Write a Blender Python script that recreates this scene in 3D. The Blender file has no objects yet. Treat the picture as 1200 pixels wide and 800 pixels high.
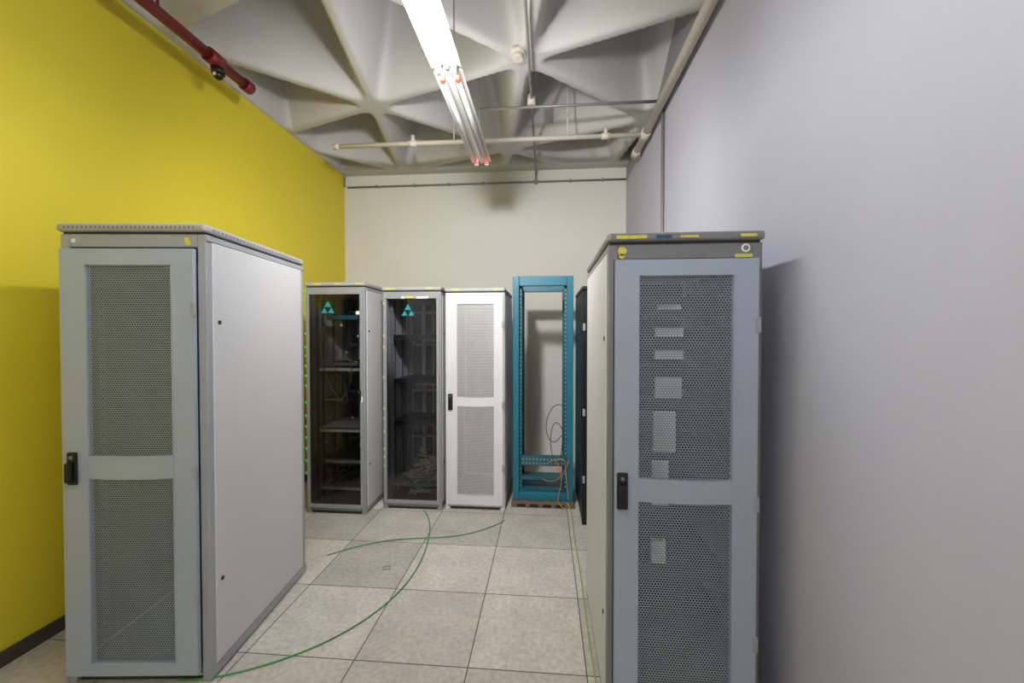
import bpy, bmesh, math, random
from mathutils import Vector, Matrix
random.seed(4)
S = bpy.context.scene
COL = S.collection
S.view_settings.view_transform = 'Standard'
S.view_settings.exposure = 0.0

# ------------------------------------------------------------------ materials
def srgb(r, g, b):
    f = lambda c: (c/255/12.92) if c/255 <= .04045 else ((c/255+.055)/1.055)**2.4
    return (f(r), f(g), f(b), 1)

def mat(name, rgb, rough=.5, metal=0, noise=.06, scale=8, bump=0, spec=.5, emis=None, estr=0):
    m = bpy.data.materials.new(name); m.use_nodes = True
    nt = m.node_tree; N = nt.nodes; L = nt.links
    p = N['Principled BSDF']
    c = srgb(*rgb)
    p.inputs['Roughness'].default_value = rough
    p.inputs['Metallic'].default_value = metal
    p.inputs['Specular IOR Level'].default_value = spec
    tc = N.new('ShaderNodeTexCoord')
    nz = N.new('ShaderNodeTexNoise'); nz.inputs['Scale'].default_value = scale
    nz.inputs['Detail'].default_value = 5
    L.new(tc.outputs['Object'], nz.inputs['Vector'])
    mx = N.new('ShaderNodeMix'); mx.data_type = 'RGBA'
    mx.inputs[6].default_value = tuple(x*(1-noise*2) for x in c[:3])+(1,)
    mx.inputs[7].default_value = tuple(min(1, x*(1+noise*2)) for x in c[:3])+(1,)
    L.new(nz.outputs['Fac'], mx.inputs[0])
    L.new(mx.outputs[2], p.inputs['Base Color'])
    if bump:
        b = N.new('ShaderNodeBump'); b.inputs['Strength'].default_value = bump
        b.inputs['Distance'].default_value = .01
        n2 = N.new('ShaderNodeTexNoise'); n2.inputs['Scale'].default_value = scale*12
        L.new(tc.outputs['Object'], n2.inputs['Vector'])
        L.new(n2.outputs['Fac'], b.inputs['Height']); L.new(b.outputs['Normal'], p.inputs['Normal'])
    if emis:
        p.inputs['Emission Color'].default_value = srgb(*emis)
        p.inputs['Emission Strength'].default_value = estr
    return m

def math_node(N, L, op, a, b=None):
    n = N.new('ShaderNodeMath'); n.operation = op
    for i, v in enumerate((a, b)):
        if v is None: continue
        if isinstance(v, (int, float)): n.inputs[i].default_value = v
        else: L.new(v, n.inputs[i])
    return n.outputs[0]

def perf_mat(name, rgb, s=.0115, rad=.0043):
    m = mat(name, rgb, .45, .3)
    nt = m.node_tree; N = nt.nodes; L = nt.links
    tc = N.new('ShaderNodeTexCoord'); sx = N.new('ShaderNodeSeparateXYZ')
    L.new(tc.outputs['Object'], sx.inputs[0])
    a = s*.866
    M = lambda op, x, y=None: math_node(N, L, op, x, y)
    zr = M('DIVIDE', M('ADD', sx.outputs[2], 10.0), a)
    row = M('FLOOR', zr)
    off = M('MULTIPLY', M('MODULO', row, 2.0), .5)
    xr = M('ADD', M('DIVIDE', M('ADD', sx.outputs[0], 10.0), s), off)
    fx = M('MULTIPLY', M('SUBTRACT', M('FRACT', xr), .5), s)
    fz = M('MULTIPLY', M('SUBTRACT', M('FRACT', zr), .5), a)
    d = M('SQRT', M('ADD', M('MULTIPLY', fx, fx), M('MULTIPLY', fz, fz)))
    hole = M('LESS_THAN', d, rad)
    tr = N.new('ShaderNodeBsdfTransparent'); mx = N.new('ShaderNodeMixShader')
    L.new(hole, mx.inputs[0]); L.new(N['Principled BSDF'].outputs[0], mx.inputs[1])
    L.new(tr.outputs[0], mx.inputs[2]); L.new(mx.outputs[0], N['Material Output'].inputs[0])
    return m

def glass_mat(name, tint):
    m = bpy.data.materials.new(name); m.use_nodes = True
    N = m.node_tree.nodes; L = m.node_tree.links
    N.remove(N['Principled BSDF'])
    tr = N.new('ShaderNodeBsdfTransparent'); tr.inputs[0].default_value = (tint, tint, tint*1.02, 1)
    gl = N.new('ShaderNodeBsdfGlossy'); gl.inputs['Roughness'].default_value = .06
    mx = N.new('ShaderNodeMixShader')
    fr = N.new('ShaderNodeFresnel'); fr.inputs[0].default_value = 1.45
    L.new(fr.outputs[0], mx.inputs[0])
    L.new(tr.outputs[0], mx.inputs[1]); L.new(gl.outputs[0], mx.inputs[2])
    L.new(mx.outputs[0], N['Material Output'].inputs[0])
    return m

def two_tone(m, z, rgb):
    N = m.node_tree.nodes; L = m.node_tree.links; p = N['Principled BSDF']
    src = p.inputs['Base Color'].links[0].from_socket
    tc = N.new('ShaderNodeTexCoord'); sx = N.new('ShaderNodeSeparateXYZ'); L.new(tc.outputs['Object'], sx.inputs[0])
    g = math_node(N, L, 'GREATER_THAN', sx.outputs[2], z)
    mx = N.new('ShaderNodeMix'); mx.data_type = 'RGBA'
    L.new(g, mx.inputs[0]); L.new(src, mx.inputs[6]); mx.inputs[7].default_value = srgb(*rgb)
    L.new(mx.outputs[2], p.inputs['Base Color'])
M_yellow = mat('yellow_paint', (226, 206, 52), .55, noise=.03, scale=1.2, bump=.12)
two_tone(M_yellow, 3.70, (165, 163, 160))
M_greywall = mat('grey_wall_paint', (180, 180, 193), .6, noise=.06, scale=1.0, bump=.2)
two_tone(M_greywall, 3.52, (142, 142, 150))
M_cream = mat('cream_wall_paint', (222, 219, 211), .7, noise=.03, scale=1.4, bump=.12)
M_ceil = mat('ceiling_plaster', (196, 194, 192), .8, noise=.07, scale=1.5, bump=.15)
M_skirt = mat('dark_skirting', (62, 58, 52), .6)
M_silver = mat('rack_silver_grey', (160, 162, 166), .42, .15, noise=.02)
M_blue = mat('rack_door_bluegrey', (166, 176, 192), .42, .15, noise=.02)
M_side = mat('rack_side_panel', (204, 203, 202), .5, .05, noise=.02, scale=2)
M_lid = mat('rack_lid', (170, 169, 167), .5, .1, noise=.02)
M_band = mat('rack_dark_band', (124, 124, 126), .5, .1, noise=.02)
M_perfb = perf_mat('perforated_bluegrey', (158, 166, 180))
M_perfw = perf_mat('perforated_white', (200, 199, 197), .0125, .0038)
M_white = mat('rack_white', (212, 211, 209), .45, noise=.02)
M_grey = mat('rack_grey', (150, 150, 151), .5, .1, noise=.03)
M_dark = mat('rack_inner_dark', (58, 60, 62), .55, .1)
M_liner = mat('rack_inner_liner', (176, 177, 178), .5, .1)
M_dark2 = mat('rack_inner_mid', (100, 102, 104), .55, .1)
M_black = mat('black_plastic', (14, 14, 15), .35)
M_blackrack = mat('rack_black', (20, 22, 26), .4)
M_teal = mat('teal_paint', (22, 106, 126), .4, noise=.06, scale=5)
M_tealdk = mat('teal_panel', (22, 84, 98), .45)
M_logo = mat('teal_logo', (30, 150, 148), .4)
M_rust = mat('rusty_metal', (112, 90, 76), .8, noise=.25, scale=14)
M_glass = glass_mat('door_glass', .97)
M_ylw = mat('yellow_sticker', (215, 200, 80), .6, noise=.15, scale=40)
M_orange = mat('orange_sticker', (210, 145, 70), .6)
M_wht = mat('white_sticker', (235, 235, 230), .6, noise=.02)
M_green = mat('glowing_green_sticker', (30, 210, 60), .6, emis=(30, 220, 60), estr=.5)  # added emission makes these stickers glow so they stand out
M_tube = mat('lit_tube', (255, 255, 255), .4, emis=(244, 248, 255), estr=84)
M_tubeoff = mat('unlit_tube', (215, 212, 215), .15, .3, noise=.01)
M_glow = mat('tube_end_glow', (240, 90, 50), .4, emis=(255, 60, 30), estr=2.2)
M_fix = mat('luminaire_white', (222, 220, 216), .3, .1, noise=.02)
M_red = mat('red_pipe_paint', (120, 24, 34), .4, noise=.12, scale=9)
M_pipe = mat('cream_pipe_paint', (212, 203, 190), .5, noise=.06)
M_cond = mat('galvanised_conduit', (140, 138, 138), .45, .3)
M_cgrn = mat('green_cable', (80, 150, 82), .5)
M_cblk = mat('black_cable', (25, 25, 28), .5)
M_cgry = mat('grey_cable', (125, 128, 120), .55)
M_cbge = mat('beige_cable', (150, 145, 118), .55)
M_cor = mat('orange_cable', (190, 125, 75), .5)
M_cyl = mat('lime_cable', (165, 170, 90), .5)
M_steel = mat('steel', (175, 176, 178), .3, .8)

def floor_mat():
    m = mat('raised_floor_tiles', (200, 193, 182), .5, noise=.12, scale=5, spec=.35)
    N = m.node_tree.nodes; L = m.node_tree.links; p = N['Principled BSDF']
    M = lambda op, x, y=None: math_node(N, L, op, x, y)
    src = p.inputs['Base Color'].links[0].from_socket
    tc = N.new('ShaderNodeTexCoord'); sx = N.new('ShaderNodeSeparateXYZ'); L.new(tc.outputs['Object'], sx.inputs[0])
    T = .573
    cx = M('DIVIDE', M('SUBTRACT', sx.outputs[0], .195-20*T), T)
    cy = M('DIVIDE', M('SUBTRACT', sx.outputs[1], 2.515-20*T), T)
    fx = M('FRACT', cx); fy = M('FRACT', cy)
    ex = M('MINIMUM', fx, M('SUBTRACT', 1.0, fx)); ey = M('MINIMUM', fy, M('SUBTRACT', 1.0, fy))
    e = M('MINIMUM', ex, ey)
    joint = M('LESS_THAN', e, .0052)
    cb = N.new('ShaderNodeCombineXYZ'); L.new(M('FLOOR', cx), cb.inputs[0]); L.new(M('FLOOR', cy), cb.inputs[1])
    wn = N.new('ShaderNodeTexWhiteNoise'); wn.noise_dimensions = '3D'; L.new(cb.outputs[0], wn.inputs['Vector'])
    br = M('ADD', M('MULTIPLY', wn.outputs['Value'], .32), .78)
    # speckle
    n2 = N.new('ShaderNodeTexNoise'); n2.inputs['Scale'].default_value = 38; n2.inputs['Detail'].default_value = 6
    L.new(tc.outputs['Object'], n2.inputs['Vector'])
    sp = M('ADD', M('MULTIPLY', n2.outputs['Fac'], .8), .60)
    tot = M('MULTIPLY', br, sp)
    vm = N.new('ShaderNodeVectorMath'); vm.operation = 'SCALE'; L.new(src, vm.inputs[0]); L.new(tot, vm.inputs['Scale'])
    mx = N.new('ShaderNodeMix'); mx.data_type = 'RGBA'
    L.new(joint, mx.inputs[0]); L.new(vm.outputs[0], mx.inputs[6]); mx.inputs[7].default_value = srgb(84, 74, 62)
    L.new(mx.outputs[2], p.inputs['Base Color'])
    return m
M_floor = floor_mat()

# ------------------------------------------------------------------ helpers
def root(name, loc=(0, 0, 0), rz=0):
    e = bpy.data.objects.new(name, None); e.location = loc; e.rotation_euler = (0, 0, rz)
    e.empty_display_size = .1; COL.objects.link(e); return e

def link(name, me, m, parent=None, smooth=False):
    o = bpy.data.objects.new(name, me); COL.objects.link(o)
    if m: me.materials.append(m)
    if parent: o.parent = parent
    if smooth:
        for p in me.polygons: p.use_smooth = True
    return o

def boxes(name, m, lst, parent=None, bevel=0):
    bm = bmesh.new()
    for (x0, x1, y0, y1, z0, z1) in lst:
        vs = [bm.verts.new((x, y, z)) for x in (x0, x1) for y in (y0, y1) for z in (z0, z1)]
        for f in ((0, 1, 3, 2), (4, 6, 7, 5), (0, 4, 5, 1), (2, 3, 7, 6), (0, 2, 6, 4), (1, 5, 7, 3)):
            bm.faces.new([vs[i] for i in f])
    bmesh.ops.recalc_face_normals(bm, faces=bm.faces)
    me = bpy.data.meshes.new(name); bm.to_mesh(me); bm.free()
    o = link(name, me, m, parent)
    if bevel:
        b = o.modifiers.new('bevel', 'BEVEL'); b.width = bevel; b.segments = 2; b.limit_method = 'ANGLE'
    return o

def tubes(name, m, segs, parent=None, n=16):
    """segs: list of (p0,p1,r)"""
    bm = bmesh.new()
    for p0, p1, r in segs:
        p0 = Vector(p0); p1 = Vector(p1); d = p1-p0
        q = d.to_track_quat('Z', 'Y').to_matrix().to_4x4()
        bmesh.ops.create_cone(bm, cap_ends=True, segments=n, radius1=r, radius2=r, depth=d.length,
                              matrix=Matrix.Translation((p0+p1)/2) @ q)
    me = bpy.data.meshes.new(name); bm.to_mesh(me); bm.free()
    o = link(name, me, m, parent)
    for p in me.polygons: p.use_smooth = len(p.vertices) == 4
    return o

def cable(name, m, paths, r=.004, parent=None):
    cu = bpy.data.curves.new(name, 'CURVE'); cu.dimensions = '3D'
    cu.bevel_depth = r; cu.bevel_resolution = 2; cu.resolution_u = 8
    for pts in paths:
        sp = cu.splines.new('NURBS'); sp.points.add(len(pts)-1)
        for i, p in enumerate(pts): sp.points[i].co = (*p, 1)
        sp.use_endpoint_u = True; sp.order_u = 4 if len(pts) > 3 else len(pts)
    cu.materials.append(m)
    o = bpy.data.objects.new(name, cu); COL.objects.link(o)
    if parent: o.parent = parent
    return o

def poly_prism(name, m, outline, y0, y1, parent):
    """outline in xz, extruded between y0,y1"""
    bm = bmesh.new()
    a = [bm.verts.new((x, y0, z)) for x, z in outline]; b = [bm.verts.new((x, y1, z)) for x, z in outline]
    bm.faces.new(a); bm.faces.new(b[::-1]); n = len(a)
    for i in range(n): bm.faces.new((a[i], b[i], b[(i+1) % n], a[(i+1) % n]))
    bmesh.ops.recalc_face_normals(bm, faces=bm.faces)
    me = bpy.data.meshes.new(name); bm.to_mesh(me); bm.free()
    return link(name, me, m, parent)

# ------------------------------------------------------------------ room shell
XL, XR, YB, YF = -2.65, .99, 5.23, -2.4
ZC, ZT = 3.70, 4.32
boxes('floor', M_floor, [(XL-.1, XR+.1, YF-.1, YB+.1, -.1, 0)])
boxes('wall_left', M_yellow, [(XL-.1, XL, YF, YB, 0, ZT+.1)])
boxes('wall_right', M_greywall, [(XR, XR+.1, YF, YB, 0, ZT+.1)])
boxes('wall_back', M_cream, [(XL-.1, XR+.1, YB, YB+.1, 0, ZT+.1)])
boxes('wall_front', M_cream, [(XL-.1, XR+.1, YF-.1, YF, 0, ZT+.1)])
boxes('baseboard_left', M_skirt, [(XL, XL+.015, YF, YB, 0, .075)], bevel=.003)

ax, ay = -.163, 3.15; sp_ = 1.5*math.sin(math.radians(60))
DIRS = [math.radians(a) for a in (160, 100, 40)]
def ceil_h(x, y):
    ds = []
    for a in DIRS:
        t = (-(x-ax)*math.sin(a)+(y-ay)*math.cos(a))/sp_
        ds.append(abs(t-round(t))*sp_)
    k = 24.0
    dm = -math.log(sum(math.exp(-k*d) for d in ds))/k
    dm += .020
    t = (dm-.055)/.19
    t = max(0, min(1, t)); t = t*t*(3-2*t)*.5+t*.5
    eb = min(1, max(0, (YB-.16-y)/.05)); el = min(1, max(0, (x-XL-.05)/.04))
    return ZC+(ZT-ZC)*t*eb*el
def build_ceiling():
    nx, ny = 180, 370
    vs = []; fs = []
    for j in range(ny+1):
        for i in range(nx+1):
            x = XL-.02+(XR-XL+.04)*i/nx; y = YF-.02+(YB-YF+.04)*j/ny
            vs.append((x, y, ceil_h(x, y)))
    for j in range(ny):
        for i in range(nx):
            a = j*(nx+1)+i; fs.append((a, a+nx+1, a+nx+2, a+1))
    me = bpy.data.meshes.new('ceiling'); me.from_pydata(vs, [], fs)
    link('ceiling', me, M_ceil, smooth=True)
build_ceiling()

# ------------------------------------------------------------------ racks
def perf_door(p, w, h, mfr, mpf, bl=.16, br=.16, bt=.08, bb=.09, mid=(.44, .50), handle=-1, x0=None, x1=None, z0=.07, z1=None, hin=.038):
    """framed steel door with two perforated windows"""
    L, R = x0, x1; yf, yb = -.022, 0
    dz = z1-z0; ml, mh = z0+dz*mid[0], z0+dz*mid[1]
    fr = [(L, L+bl, yf, yb, z0, z1), (R-br, R, yf, yb, z0, z1),
          (L+bl, R-br, yf, yb, z0, z0+bb), (L+bl, R-br, yf, yb, z1-bt, z1)]
    boxes('door_frame', mfr, fr, p)
    # gently curved centre rail
    n = 14; out = []
    a, b = L+bl, R-br
    for i in range(n+1):
        t = i/n; out.append((a+(b-a)*t, ml-.006*(1-(2*t-1)**2)+.006))
    for i in range(n, -1, -1):
        t = i/n; out.append((a+(b-a)*t, mh-.005*(1-(2*t-1)**2)+.002))
    poly_prism('door_centre_rail', mfr, out, yf, yb, p)
    boxes('perforated_panels', mpf, [(a, b, yf+.006, yf+.0065, z0+bb, ml+.02), (a, b, yf+.006, yf+.0065, mh-.02, z1-bt)], p)
    # raised pressed edge around the windows
    e = .005
    boxes('window_lips', mfr, [(a-e, a, yf-.003, yf, z0+bb, z1-bt), (b, b+e, yf-.003, yf, z0+bb, z1-bt),
                               (a-e, b+e, yf-.003, yf, z1-bt, z1-bt+e), (a-e, b+e, yf-.003, yf, z0+bb-e, z0+bb)], p)
    boxes('door_gap', M_black, [(L-.004, R+.004, -.0015, -.0005, z0-.004, z0), (L-.004, L, -.0015, -.0005, z0, z1), (R, R+.004, -.0015, -.0005, z0, z1), (L-.004, R+.004, -.0015, -.0005, z1, z1+.004)], p)
    hx = (L+hin) if handle < 0 else (R-hin); hz = (ml+mh)/2
    lever(p, hx, yf, hz)
    ex = R if handle < 0 else L
    boxes('door_hinges', M_silver, [(ex-.012, ex+.008, yf-.006, yf+.01, zz-.03, zz+.03) for zz in (z0+.18*dz, z0+.48*dz, z0+.86*dz)], p, .002)

def lever(p, hx, yf, hz, s=1.0):
    boxes('door_handle', M_black, [(hx-.022*s, hx+.022*s, yf-.012, yf, hz-.075*s, hz+.075*s),
                                   (hx-.014*s, hx+.014*s, yf-.032, yf-.012, hz-.06*s, hz+.03*s)], p, .006*s)
    tubes('handle_lock', M_band, [((hx, yf-.015, hz+.052*s), (hx, yf-.010, hz+.052*s), .008*s)], p)

def rack_body(name, loc, rz, w, h, dep, mfr, mside, mlid, mint, lid_over=.004, band=None, rear=True, slots=True, fslots=True, inner=None):
    p = root(name, loc, rz); W = w/2; t = .04
    boxes('plinth', M_dark, [(-W+.015, W-.015, .02, dep-.02, 0, .05)], p)
    fr = []
    for x0, x1 in ((-W, -W+t), (W-t, W)):
        for y0, y1 in ((0, t), (dep-t, dep)):
            fr.append((x0, x1, y0, y1, .0, h-.045))
    fr += [(-W+t, W-t, 0, t, .03, .07), (-W+t, W-t, dep-t, dep, .03, .07),
           (-W+t, W-t, 0, t, h-.105, h-.045), (-W+t, W-t, dep-t, dep, h-.105, h-.045)]
    for x0, x1 in ((-W, -W+t), (W-t, W)):
        fr += [(x0, x1, t, dep-t, .02, .07), (x0, x1, t, dep-t, h-.10, h-.045)]
    boxes('frame', mfr, fr, p, .004)
    boxes('side_panels', mside, [(-W-.004, -W+.012, t*.9, dep-t*.9, .06, h-.075), (W-.012, W+.004, t*.9, dep-t*.9, .06, h-.075)], p, .004)
    tubes('side_locks', M_black, [((s*(W-.0), y, z), (s*(W+.008), y, z), .010) for s in (-1, 1) for y in (.075,) for z in (.42*h*.5, .79*h)], p)
    if inner: boxes('inner_lining', inner, [(-W+.013, -W+.018, .045, dep-.045, .075, h-.11), (W-.018, W-.013, .045, dep-.045, .075, h-.11), (-W+.03, W-.03, .045, dep-.045, .07, .075)], p)
    if rear: boxes('rear_panel', mint, [(-W+t, W-t, dep-.015, dep, .06, h-.1)], p)
    boxes('lid', mlid, [(-W-lid_over, W+lid_over, -lid_over-.012, dep+lid_over, h-.035, h)], p, .01)
    boxes('lid_gasket', M_dark, [(-W+.008, W-.008, .006, dep-.01, h-.047, h-.034)], p)
    if slots:
        n = int(w/.022)
        sl = [(-W+.03+i*(w-.06)/n, -W+.03+i*(w-.06)/n+.009, -lid_over-.0135, -lid_over-.010, h-.024, h-.012) for i in range(n)] if fslots else []
        ns = int(dep/.03)
        for i in range(ns):
            y = .04+i*(dep-.08)/ns
            sl += [(W+lid_over-.001, W+lid_over+.001, y, y+.016, h-.024, h-.014), (-W-lid_over-.001, -W-lid_over+.001, y, y+.016, h-.024, h-.014)]
        boxes('lid_vents', M_band, sl, p)
    # 19 inch rails with holes
    rr = []; hh = []
    for s in (-1, 1):
        for y in (.10, dep-.16):
            xa, xb = sorted((s*.232, s*.262)) if W > .29 else sorted((s*(W-.062), s*(W-.036)))
            rr.append((xa, xb, y, y+.004, .08, h-.11))
            z = .1
            while z < h-.14:
                hh.append(((xa+xb)/2-.005, (xa+xb)/2+.005, y-.001, y, z, z+.010)); z += .0445
    boxes('mounting_rails', M_dark2 if mint != M_blackrack else M_dark, rr, p)
    boxes('rail_holes', M_black, hh, p)
    return p

def stickers(p, name, m, lst):
    boxes(name, m, lst, p)

# --- left foreground rack
hL = 2.125
rkL = rack_body('server_rack_cabinet', (-1.883, 1.731, 0), math.radians(5.4), .66, hL, .89, M_silver, M_side, M_lid, M_dark, inner=M_dark2)
perf_door(rkL, .66, hL, M_blue, M_perfb, bl=.118, br=.100, bt=.075, bb=.058, mid=(.463, .518), handle=-1, x0=-.315, x1=.285, z0=.05, z1=hL-.115, hin=.05)
stickers(rkL, 'yellow_label', M_ylw, [(.232, .256, -.001, .0, hL-.082, hL-.06)])
tubes('key_lock', M_ylw, [((.25, -.004, hL-.085), (.25, 0, hL-.085), .012)], rkL)
tubes('round_sticker', M_wht, [((-.27, -.003, hL-.075), (-.27, 0, hL-.075), .010)], rkL)
boxes('side_trim_strips', M_silver, [(.3305, .3355, .0, .89, hL-.075, hL-.048), (.33, .336, .0, .89, .012, .055)], rkL, .002)

# --- right foreground rack
hR = 2.03
rkR = rack_body('server_rack_cabinet', (.552, 1.70, 0), 0, .60, hR, .85, M_band, M_side, M_band, M_dark, fslots=False, inner=M_dark2)
perf_door(rkR, .60, hR, M_blue, M_perfb, bl=.095, br=.095, bt=.065, bb=.09, mid=(.475, .527), handle=-1, x0=-.275, x1=.277, z0=.055, z1=hR-.11, hin=.030)
stickers(rkR, 'yellow_tape', M_ylw, [(-.27, -.15, -.0175, -.0165, hR-.025, hR-.012), (.21, .27, -.0175, -.0165, hR-.024, hR-.013), (-.02, .05, -.0175, -.0165, hR-.024, hR-.015),
                                    (.195, .262, -.001, 0, hR-.103, hR-.089)])
stickers(rkR, 'blue_tape', M_tealdk, [(-.115, -.055, -.0175, -.0165, hR-.026, hR-.012)])
tubes('round_stickers', M_ylw, [((-.245, -.003, hR-.072), (-.245, 0, hR-.072), .018), ((-.245, -.003, hR-.093), (-.245, 0, hR-.093), .011)], rkR)
tubes('maker_badge', M_wht, [((.235, -.003, hR-.066), (.235, 0, hR-.066), .017)], rkR)
tubes('maker_badge_centre', M_band, [((.235, -.004, hR-.066), (.235, 0, hR-.066), .010)], rkR)
# white panels and dark equipment inside
boxes('white_panels', M_wht, [(-.06, .04, .16, .19, 1.73, 1.75), (-.07, .05, .16, .19, 1.61, 1.65), (-.07, .05, .16, .19, 1.51, 1.55),
                           (-.07, .045, .16, .19, 1.34, 1.43), (-.075, .02, .16, .19, 1.10, 1.28), (-.08, -.01, .16, .19, .86, 1.06), (-.08, -.02, .16, .19, .60, .70)], rkR)
boxes('equipment', M_dark, [(-.225, .225, .17, .62, z, z+.085) for z in (.3, .52, .8, 1.0, 1.2, 1.38, 1.56, 1.70)], rkR, .003)

# --- dark glazed racks at the back
def glass_rack(name, loc, w, h, rz=0, shelves=(), logo=0, cab=0):
    p = rack_body(name, loc, rz, w, h, .8, M_grey, M_side, M_lid, M_dark2, slots=False)
    W = w/2
    boxes('liner', M_liner, [(-W+.013, -W+.018, .04, .78, .06, h-.1), (W-.018, W-.013, .04, .78, .06, h-.1)], p)
    boxes('liner_ribs', M_dark2, [(x0, x1, y, y+.03, .06, h-.1) for x0, x1 in ((-W+.018, -W+.03), (W-.03, W-.018)) for y in (.22, .42, .60)], p)
    a, b, z0, z1 = -W+.012, W-.012, .06, h-.075
    boxes('door_frame', M_grey, [(a, a+.028, -.02, 0, z0, z1), (b-.028, b, -.02, 0, z0, z1), (a+.028, b-.028, -.02, 0, z0, z0+.035), (a+.028, b-.028, -.02, 0, z1-.035, z1)], p, .003)
    boxes('door_glass', M_glass, [(a+.028, b-.028, -.012, -.008, z0+.035, z1-.035)], p)
    boxes('rear_posts', M_liner, [(-.12, -.08, .70, .74, .07, h-.11), (W-.12, W-.09, .60, .64, .07, h-.11), (-.01, .01, .72, .74, .07, h-.11)], p)
    boxes('rear_rails', M_liner, [(-W+.04, W-.04, .70, .72, z, z+.025) for z in (.5, 1.0, 1.5, 1.85)], p)
    boxes('perforated_strip', M_perfw, [(.03, .15, .72, .721, .4, h-.2)], p)
    for i, (z, m) in enumerate(shelves):
        boxes('shelf_%d' % i, m, [(-W+.045, W-.045, .12, .6, z, z+.012), (-W+.045, W-.045, .12, .124, z-.025, z+.012)], p)
    # three-part triangular emblem on the glass
    cx, cz, s = logo
    def tri(x, z, r, up=1):
        return [(x-r, z-up*r*.6), (x+r, z-up*r*.6), (x, z+up*r*1.15)]
    poly_prism('emblem_a', M_logo, tri(cx-.032, cz-.03, .028), -.0145, -.0125, p)
    poly_prism('emblem_b', M_logo, tri(cx+.032, cz-.03, .028), -.0145, -.0125, p)
    poly_prism('emblem_c', M_logo, tri(cx, cz+.026, .030), -.0145, -.0125, p)
    return p

def messy(n, x0, x1, y0, y1, z0, z1, turns=6):
    out = []
    for _ in range(n):
        cx = random.uniform(x0+.08, x1-.08); cy = random.uniform(y0+.08, y1-.08); z = random.uniform(z0, z1)
        rx = random.uniform(.06, min(.16, (x1-x0)/2)); pts = []
        for k in range(turns*3):
            a = k*2.1
            pts.append((min(x1, max(x0, cx+rx*math.cos(a)*random.uniform(.7, 1.1))), min(y1, max(y0, cy+rx*math.sin(a))),
                        max(z0, min(z1, z+random.uniform(-.05, .05)))))
        out.append(pts)
    return out

g1 = glass_rack('glazed_server_rack', (-1.885, 3.53, 0), .55, 2.09, 0, [(1.31, M_wht), (.74, M_wht), (.20, M_lid)], (-.06, 1.86, 1))
boxes('patch_unit', M_tealdk, [(-.15, .20, .12, .3, 1.76, 1.80)], g1, .003)
boxes('rack_devices', M_dark, [(-.2, .2, .14, .5, .40, .47), (-.2, .2, .14, .5, 1.0, 1.03), (-.1, .15, .14, .5, 1.323, 1.37)], g1, .004)
boxes('device_fronts', M_lid, [(-.18, .18, .135, .14, .42, .45), (-.09, .14, .135, .14, 1.335, 1.36), (-.18, .0, .135, .14, 1.008, 1.022)], g1)
cable('coiled_cables', M_cblk, messy(6, -.2, .2, .10, .3, .22, .36, 4)+messy(3, -.2, .2, .10, .2, 1.0, 1.3, 3), .006, g1)
cable('hanging_cables', M_cgry, [[(-.15, .08, 1.7), (-.2, .06, 1.4), (-.05, .06, 1.05), (.12, .06, .9), (.05, .06, 1.2)], [(.1, .06, 1.42), (.17, .05, 1.2), (.0, .06, 1.0)],
                                 [(-.18, .07, 1.35), (-.1, .06, 1.42), (.0, .05, 1.38), (.15, .06, 1.40), (.2, .07, 1.33)]], .005, g1)
boxes('cable_clips', M_wht, [(x, x+.018, .09, .10, z, z+.018) for x, z in ((.05, 1.45), (-.12, 1.39), (.14, 1.36), (.0, 1.7), (.1, .85), (-.15, .62), (.16, 1.6))], g1)
stickers(g1, 'green_labels', M_green, [(-.285, -.262, -.006, .02, z, z+.018) for z in (2.0, 1.92, 1.80, 1.62, 1.5, 1.42, 1.33, 1.24, 1.15, 1.0, .88, .78, .68, .58, .47, .36)])
stickers(g1, 'yellow_labels', M_ylw, [(-.2, -.12, -.0175, -.0165, 2.065, 2.078), (.0, .06, -.0175, -.0165, 2.065, 2.078), (.2, .25, -.0175, -.0165, 2.065, 2.078)])
stickers(g1, 'white_labels', M_wht, [(.245, .262, -.0225, -.0205, 1.02, 1.07), (.2, .232, -.014, -.0125, 1.80, 1.83)])
lever(g1, .235, -.02, 1.08, .6)

g2 = glass_rack('glazed_server_rack', (-1.232, 3.68, 0), .55, 2.06, 0, [(1.60, M_black), (1.18, M_black), (.78, M_black), (.2, M_dark2)], (-.03, 1.84, 1))
boxes('shelf_fronts', M_black, [(-.225, .225, .115, .12, z-.02, z+.02) for z in (1.60, 1.18, .78)], g2)
cable('heap_of_cables', M_cgry, messy(16, -.2, .21, .05, .3, .10, .42, 6), .0055, g2)
cable('heap_of_beige_cables', M_cbge, messy(6, -.1, .21, .04, .25, .10, .56, 5), .0045, g2)
stickers(g2, 'yellow_labels', M_ylw, [(-.266, -.250, -.0225, -.0205, z, z+.018) for z in (1.9, 1.60, 1.50, 1.22, .93, .84, .72, .56, .48, .40)]
         + [(-.24, -.15, -.0175, -.0165, 2.035, 2.048), (.14, .2, -.0175, -.0165, 2.035, 2.048), (-.05, .03, -.0225, -.0205, 1.955, 1.972)])
stickers(g2, 'white_labels', M_wht, [(.05, .16, -.0225, -.0205, 1.95, 1.97), (-.09, -.06, -.0225, -.0205, 1.95, 1.97)])

# --- white rack
hW = 2.05
rkW = rack_body('white_server_rack', (-.652, 3.72, 0), 0, .55, hW, .8, M_white, M_white, M_lid, M_dark, slots=False, inner=M_dark2)
perf_door(rkW, .55, hW, M_white, M_perfw, bl=.10, br=.085, bt=.08, bb=.09, mid=(.47, .515), handle=-1, x0=-.262, x1=.262, z0=.055, z1=hW-.07)
stickers(rkW, 'yellow_labels', M_ylw, [(-.22, -.14, -.0175, -.0165, hW-.026, hW-.012), (.17, .24, -.0175, -.0165, hW-.026, hW-.012)])

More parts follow.
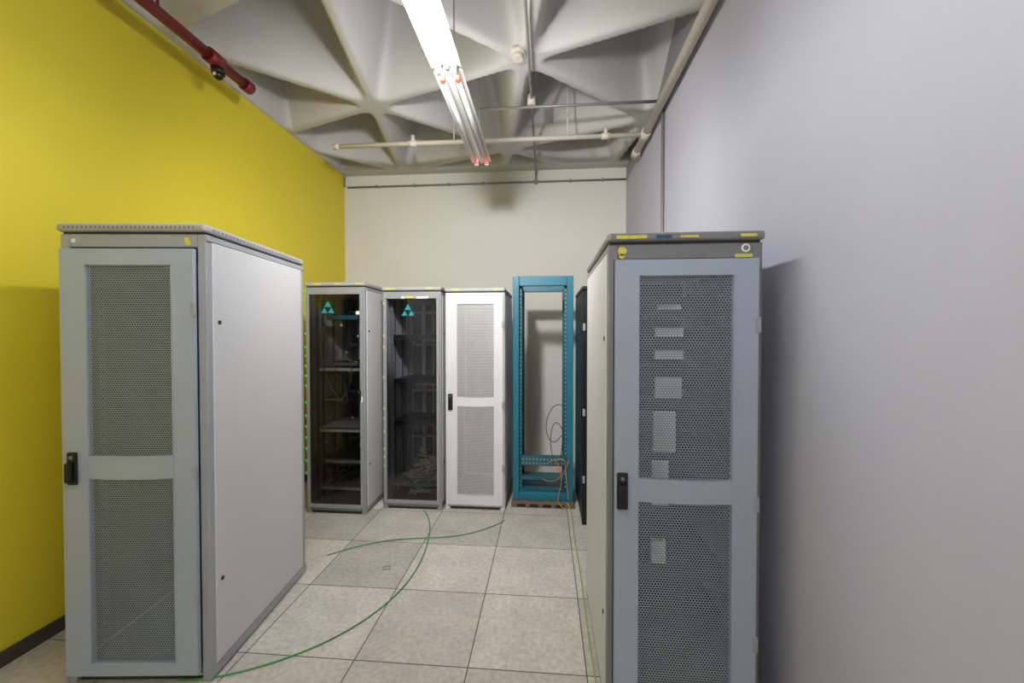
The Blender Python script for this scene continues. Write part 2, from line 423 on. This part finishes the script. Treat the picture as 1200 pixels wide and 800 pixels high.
# --- teal open frame
T = root('open_frame_rack', (-.03, 3.87, 0)); h = 2.17; W = .285; dep = .60
fr = []
for s in (-1, 1):
    xa, xb = sorted((s*W, s*(W-.06)))
    for y0, y1 in ((0, .05), (dep-.05, dep)):
        fr.append((xa, xb, y0, y1, .045, h))
    for z in (.045, .35, h-.08, 1.15):
        fr.append((xa, xb, .05, dep-.05, z, z+.05))
for y0, y1 in ((0, .05), (dep-.05, dep)):
    fr += [(-W+.06, W-.06, y0, y1, h-.09, h), (-W+.06, W-.06, y0, y1, .045, .12)]
boxes('frame', M_teal, fr, T, .005)
boxes('mounting_rails', M_tealdk, [(s*(W-.07)-.014, s*(W-.07)+.014, y, y+.004, .12, h-.07) for s in (-1, 1) for y in (.06, dep-.08)], T)
hs = []
z = .16
while z < h-.12:
    for s in (-1, 1): hs.append((s*(W-.07)-.005, s*(W-.07)+.005, .058, .06, z, z+.010))
    z += .04
boxes('rail_holes', M_lid, hs, T)
boxes('bottom_shelf', M_tealdk, [(-W+.055, W-.055, .05, dep-.05, .12, .135)], T)
boxes('patch_panel', M_tealdk, [(-.22, .22, .055, .12, .36, .45), (-.22, .22, .055, .12, .22, .25)], T, .003)
boxes('patch_ports', M_cgry, [(-.20+i*.034, -.20+i*.034+.018, .053, .055, z, z+.018) for i in range(12) for z in (.375, .415)], T)
boxes('rusty_base', M_rust, [(-W-.01, W+.01, -.06, dep, .0, .045)], T, .004)
boxes('base_slots', M_black, [(-.24+i*.12, -.16+i*.12, -.062, -.059, .01, .035) for i in range(4)], T)
cable('orange_cables', M_cor, [[(.12, .05, .42), (.17, -.03, .35), (.20, -.05, .2), (.10, -.07, .05), (.22, -.12, .02)],
                               [(.05, .05, .40), (.14, -.02, .45), (.23, -.03, .5), (.21, -.04, .3), (.24, -.08, .1)],
                               [(.0, .05, .24), (.1, -.03, .2), (.2, -.04, .28), (.24, -.04, .45)]], .0035, T)
cable('black_cables', M_cblk, [[(.24, .05, .9), (.15, .1, 1.0), (.02, .1, .85), (.03, .1, .6), (.15, .08, .55), (.21, .05, .75), (.17, .05, .45)],
                               [(.1, .08, .42), (.02, .1, .7), (.14, .1, .95), (.22, .06, .6)]], .0035, T)

# --- black rack
rkB = rack_body('black_server_rack', (.605, 3.50, 0), 0, .60, 2.03, .8, M_blackrack, M_blackrack, M_blackrack, M_blackrack, slots=False)
perf_door(rkB, .60, 2.03, M_blackrack, M_blackrack, bl=.08, br=.08, bt=.07, bb=.08, mid=(.47, .51), handle=1, x0=-.285, x1=.285, z0=.055, z1=1.95)

# ------------------------------------------------------------------ luminaires
def luminaire(y0, y1, lit, up, x=-.565, z=3.12):
    yc = (y0+y1)/2
    p = root('fluorescent_batten', (x, yc, z)); L = (y1-y0)/2-.01
    # channel body + splayed reflector
    prof = [(-.085, .012), (-.080, .030), (-.035, .060), (.035, .060), (.080, .030), (.085, .012), (.070, .022), (.02, .034), (.012, .008), (-.012, .008), (-.02, .034), (-.070, .022)]
    bm = bmesh.new()
    a = [bm.verts.new((u, -L, v)) for u, v in prof]; b = [bm.verts.new((u, L, v)) for u, v in prof]
    n = len(a); bm.faces.new(a); bm.faces.new(b[::-1])
    for i in range(n): bm.faces.new((a[i], b[i], b[(i+1) % n], a[(i+1) % n]))
    bmesh.ops.recalc_face_normals(bm, faces=bm.faces)
    me = bpy.data.meshes.new('housing'); bm.to_mesh(me); bm.free(); link('housing', me, M_fix, p)
    tubes('tubes', M_tube if lit else M_tubeoff, [((s*.045, -L+.05, .0), (s*.045, L-.05, .0), .014) for s in (-1, 1)], p)
    tubes('tube_caps', M_fix if lit else M_glow, [((s*.045, e*(L-.065), 0), (s*.045, e*(L-.028), 0), .0146) for s in (-1, 1) for e in (-1, 1)], p)
    boxes('lamp_holders', M_fix, [(s*.045-.016, s*.045+.016, min(e*L, e*(L-.028)), max(e*L, e*(L-.028)), -.016, .04) for s in (-1, 1) for e in (-1, 1)], p, .003)
    tubes('suspension_rods', M_cond, [((0, e*(L-.15), .058), (0, e*(L-.15), ceil_h(x, yc+e*(L-.15))-z), .005) for e in (-1, 1)], p, 8)
    if up:  # added upward fill to brighten the ceiling, not part of the fitting
        ld = bpy.data.lights.new('ceiling_fill', 'AREA'); ld.shape = 'RECTANGLE'; ld.size = .12; ld.size_y = 2*L-.1
        ld.energy = up; ld.color = (1, .99, .985)
        lo = bpy.data.objects.new('ceiling_fill', ld); COL.objects.link(lo); lo.parent = p
        lo.location = (0, 0, .072); lo.rotation_euler = (math.pi, 0, 0)
    return p
luminaire(-.24, 1.03, True, 6)
L2 = luminaire(1.05, 2.32, True, 4)
luminaire(2.34, 3.61, False, 4)
luminaire(-2.1, -.85, True, 12)
# added spot fill to brighten the back wall, no real lamp of its own
sd_ = bpy.data.lights.new('back_wall_fill', 'SPOT'); sd_.energy = 260; sd_.spot_size = math.radians(150); sd_.spot_blend = 1; sd_.shadow_soft_size = .09
sd_.color = (1, 1, 1)
so = bpy.data.objects.new('back_wall_fill', sd_); COL.objects.link(so); so.parent = L2
so.location = (0, 0, -.09)
so.rotation_euler = Vector((0, 3.2, -1.0)).to_track_quat('-Z', 'Y').to_euler()

# ------------------------------------------------------------------ pipes
R = root('fire_sprinkler_pipe', (-2.32, 0, 3.55))
hz = lambda y: ceil_h(-2.32, y)-3.55
tubes('pipe', M_red, [((0, -2.35, 0), (0, 3.06, 0), .036), ((0, 2.66, 0), (0, 2.78, 0), .05), ((0, 3.0, 0), (0, 3.07, 0), .046),
                      ((0, 2.3, 0), (0, 2.3, hz(2.3)), .008), ((0, .8, 0), (0, .8, hz(.8)), .008), ((0, 2.72, -.02), (0, 2.72, -.07), .025)], R)
cam = root('dome_camera', (-2.30, 2.73, 3.49))
tubes('dome_base', M_blackrack, [((0, 0, 0), (0, 0, -.04), .042)], cam)
bm = bmesh.new(); bmesh.ops.create_uvsphere(bm, u_segments=20, v_segments=12, radius=.034, matrix=Matrix.Translation((0, 0, -.045)))
me = bpy.data.meshes.new('dome'); bm.to_mesh(me); bm.free(); link('dome', me, M_black, cam, True)
tubes('lens_ring', M_wht, [((.0, -.034, -.055), (0, -.036, -.055), .012)], cam)

P = root('ceiling_pipework')
tubes('main_pipe', M_pipe, [((.925, -2.38, 3.5), (.925, 4.40, 3.5), .035), ((.925, 4.40, 3.5), (.975, 4.40, 3.5), .035), ((.925, 3.90, 3.5), (.925, 4.04, 3.5), .045), ((.925, 4.30, 3.5), (.925, 4.42, 3.5), .043)], P)
tubes('branch_pipe', M_pipe, [((-2.10, 3.97, 3.5), (.925, 3.97, 3.5), .022), ((-2.12, 3.97, 3.5), (-2.06, 3.97, 3.5), .03), ((-1.35, 3.97, 3.5), (-1.27, 3.97, 3.5), .029), ((.52, 3.97, 3.5), (.6, 3.97, 3.5), .030),
                              ((.56, 3.97, 3.5), (.56, 3.97, 3.58), .018), ((-1.31, 3.97, 3.5), (-1.31, 3.97, 3.58), .018), ((-.9, 3.97, 3.5), (-.9, 3.97, ceil_h(-.9, 3.97)), .006), ((.2, 3.97, 3.5), (.2, 3.97, ceil_h(.2, 3.97)), .006)], P)
tubes('pipe_brackets', M_cond, [((.925, y, 3.5), (.99, y, 3.5), .012) for y in (-1, .6, 2.2, 3.6)], P)

C = root('electrical_conduit')
tubes('cross_conduit', M_cond, [((-.60, 3.60, 3.60), (.97, 3.60, 3.60), .012)], C, 10)
tubes('length_conduit', M_cond, [((-.13, 1.2, 3.66), (-.13, 5.215, 3.66), .011), ((-.13, 5.215, 3.66), (-.13, 5.215, 3.55), .011)], C, 10)
tubes('wall_conduit', M_cond, [((-2.6, 5.215, 3.55), (.98, 5.215, 3.55), .012), ((-2.63, 5.19, 3.55), (-2.63, 5.19, 3.68), .012),
                               ((.972, 3.56, 3.6), (.972, 3.56, .0), .013)], C, 10)
tubes('conduit_boxes', M_cond, [((-.13, 5.20, 3.55), (-.13, 5.23, 3.55), .030)]+[((x, 5.195, 3.55), (x, 5.23, 3.55), .018) for x in (-2.2, -1.7, -1.25, -.8, .3, .7)], C)
tubes('junction_box', M_pipe, [((-.13, 3.60, 3.61), (-.13, 3.60, 3.70), .036)], C)
sd = root('smoke_detector', (-.21, 3.05, 3.70))
tubes('base', M_pipe, [((0, 0, .02), (0, 0, -.02), .055)], sd, 24)
tubes('sensor_head', M_pipe, [((0, 0, -.02), (0, 0, -.05), .038)], sd, 24)

# ------------------------------------------------------------------ floor cables
cable('network_cable', M_cgrn, [[(-1.72, 1.76, .005), (-1.59, 1.75, .006), (-1.264, 1.90, .006), (-1.0, 2.2, .006), (-.87, 2.6, .006), (-.90, 3.1, .006), (-1.0, 3.5, .006), (-1.12, 3.66, .006)]], .0045)
cable('network_cable', M_cgrn, [[(-1.60, 2.85, .006), (-1.35, 3.08, .006), (-1.05, 3.14, .012), (-.81, 3.18, .006), (-.6, 3.25, .006), (-.40, 3.44, .006), (-.36, 3.52, .006)]], .004)
cable('network_cable', M_cyl, [[(.2, 3.8, .06), (.24, 3.68, .006), (.22, 3.4, .006), (.23, 3.0, .006), (.235, 2.6, .006), (.225, 2.2, .006), (.235, 1.8, .006)]], .004)
sk = root('floor_socket_frame', (-1.10, 2.735, 0), .3)
boxes('frame', M_band, [(-.025, .025, -.02, -.016, 0, .003), (-.025, .025, .016, .020, 0, .003), (-.025, -.021, -.016, .016, 0, .003), (.021, .025, -.016, .016, 0, .003)], sk)

# ------------------------------------------------------------------ world + camera
w = bpy.data.worlds.new('room_world'); S.world = w; w.use_nodes = True
w.node_tree.nodes['Background'].inputs[0].default_value = (.6, .62, .65, 1)
w.node_tree.nodes['Background'].inputs[1].default_value = .3
cd = bpy.data.cameras.new('camera'); cd.sensor_width = 36; cd.lens = 14.4; cd.clip_start = .05
co = bpy.data.objects.new('camera', cd); COL.objects.link(co)
co.location = (0, 0, 1.62); co.rotation_euler = (math.radians(90-.95), 0, math.radians(4.764))
S.camera = co
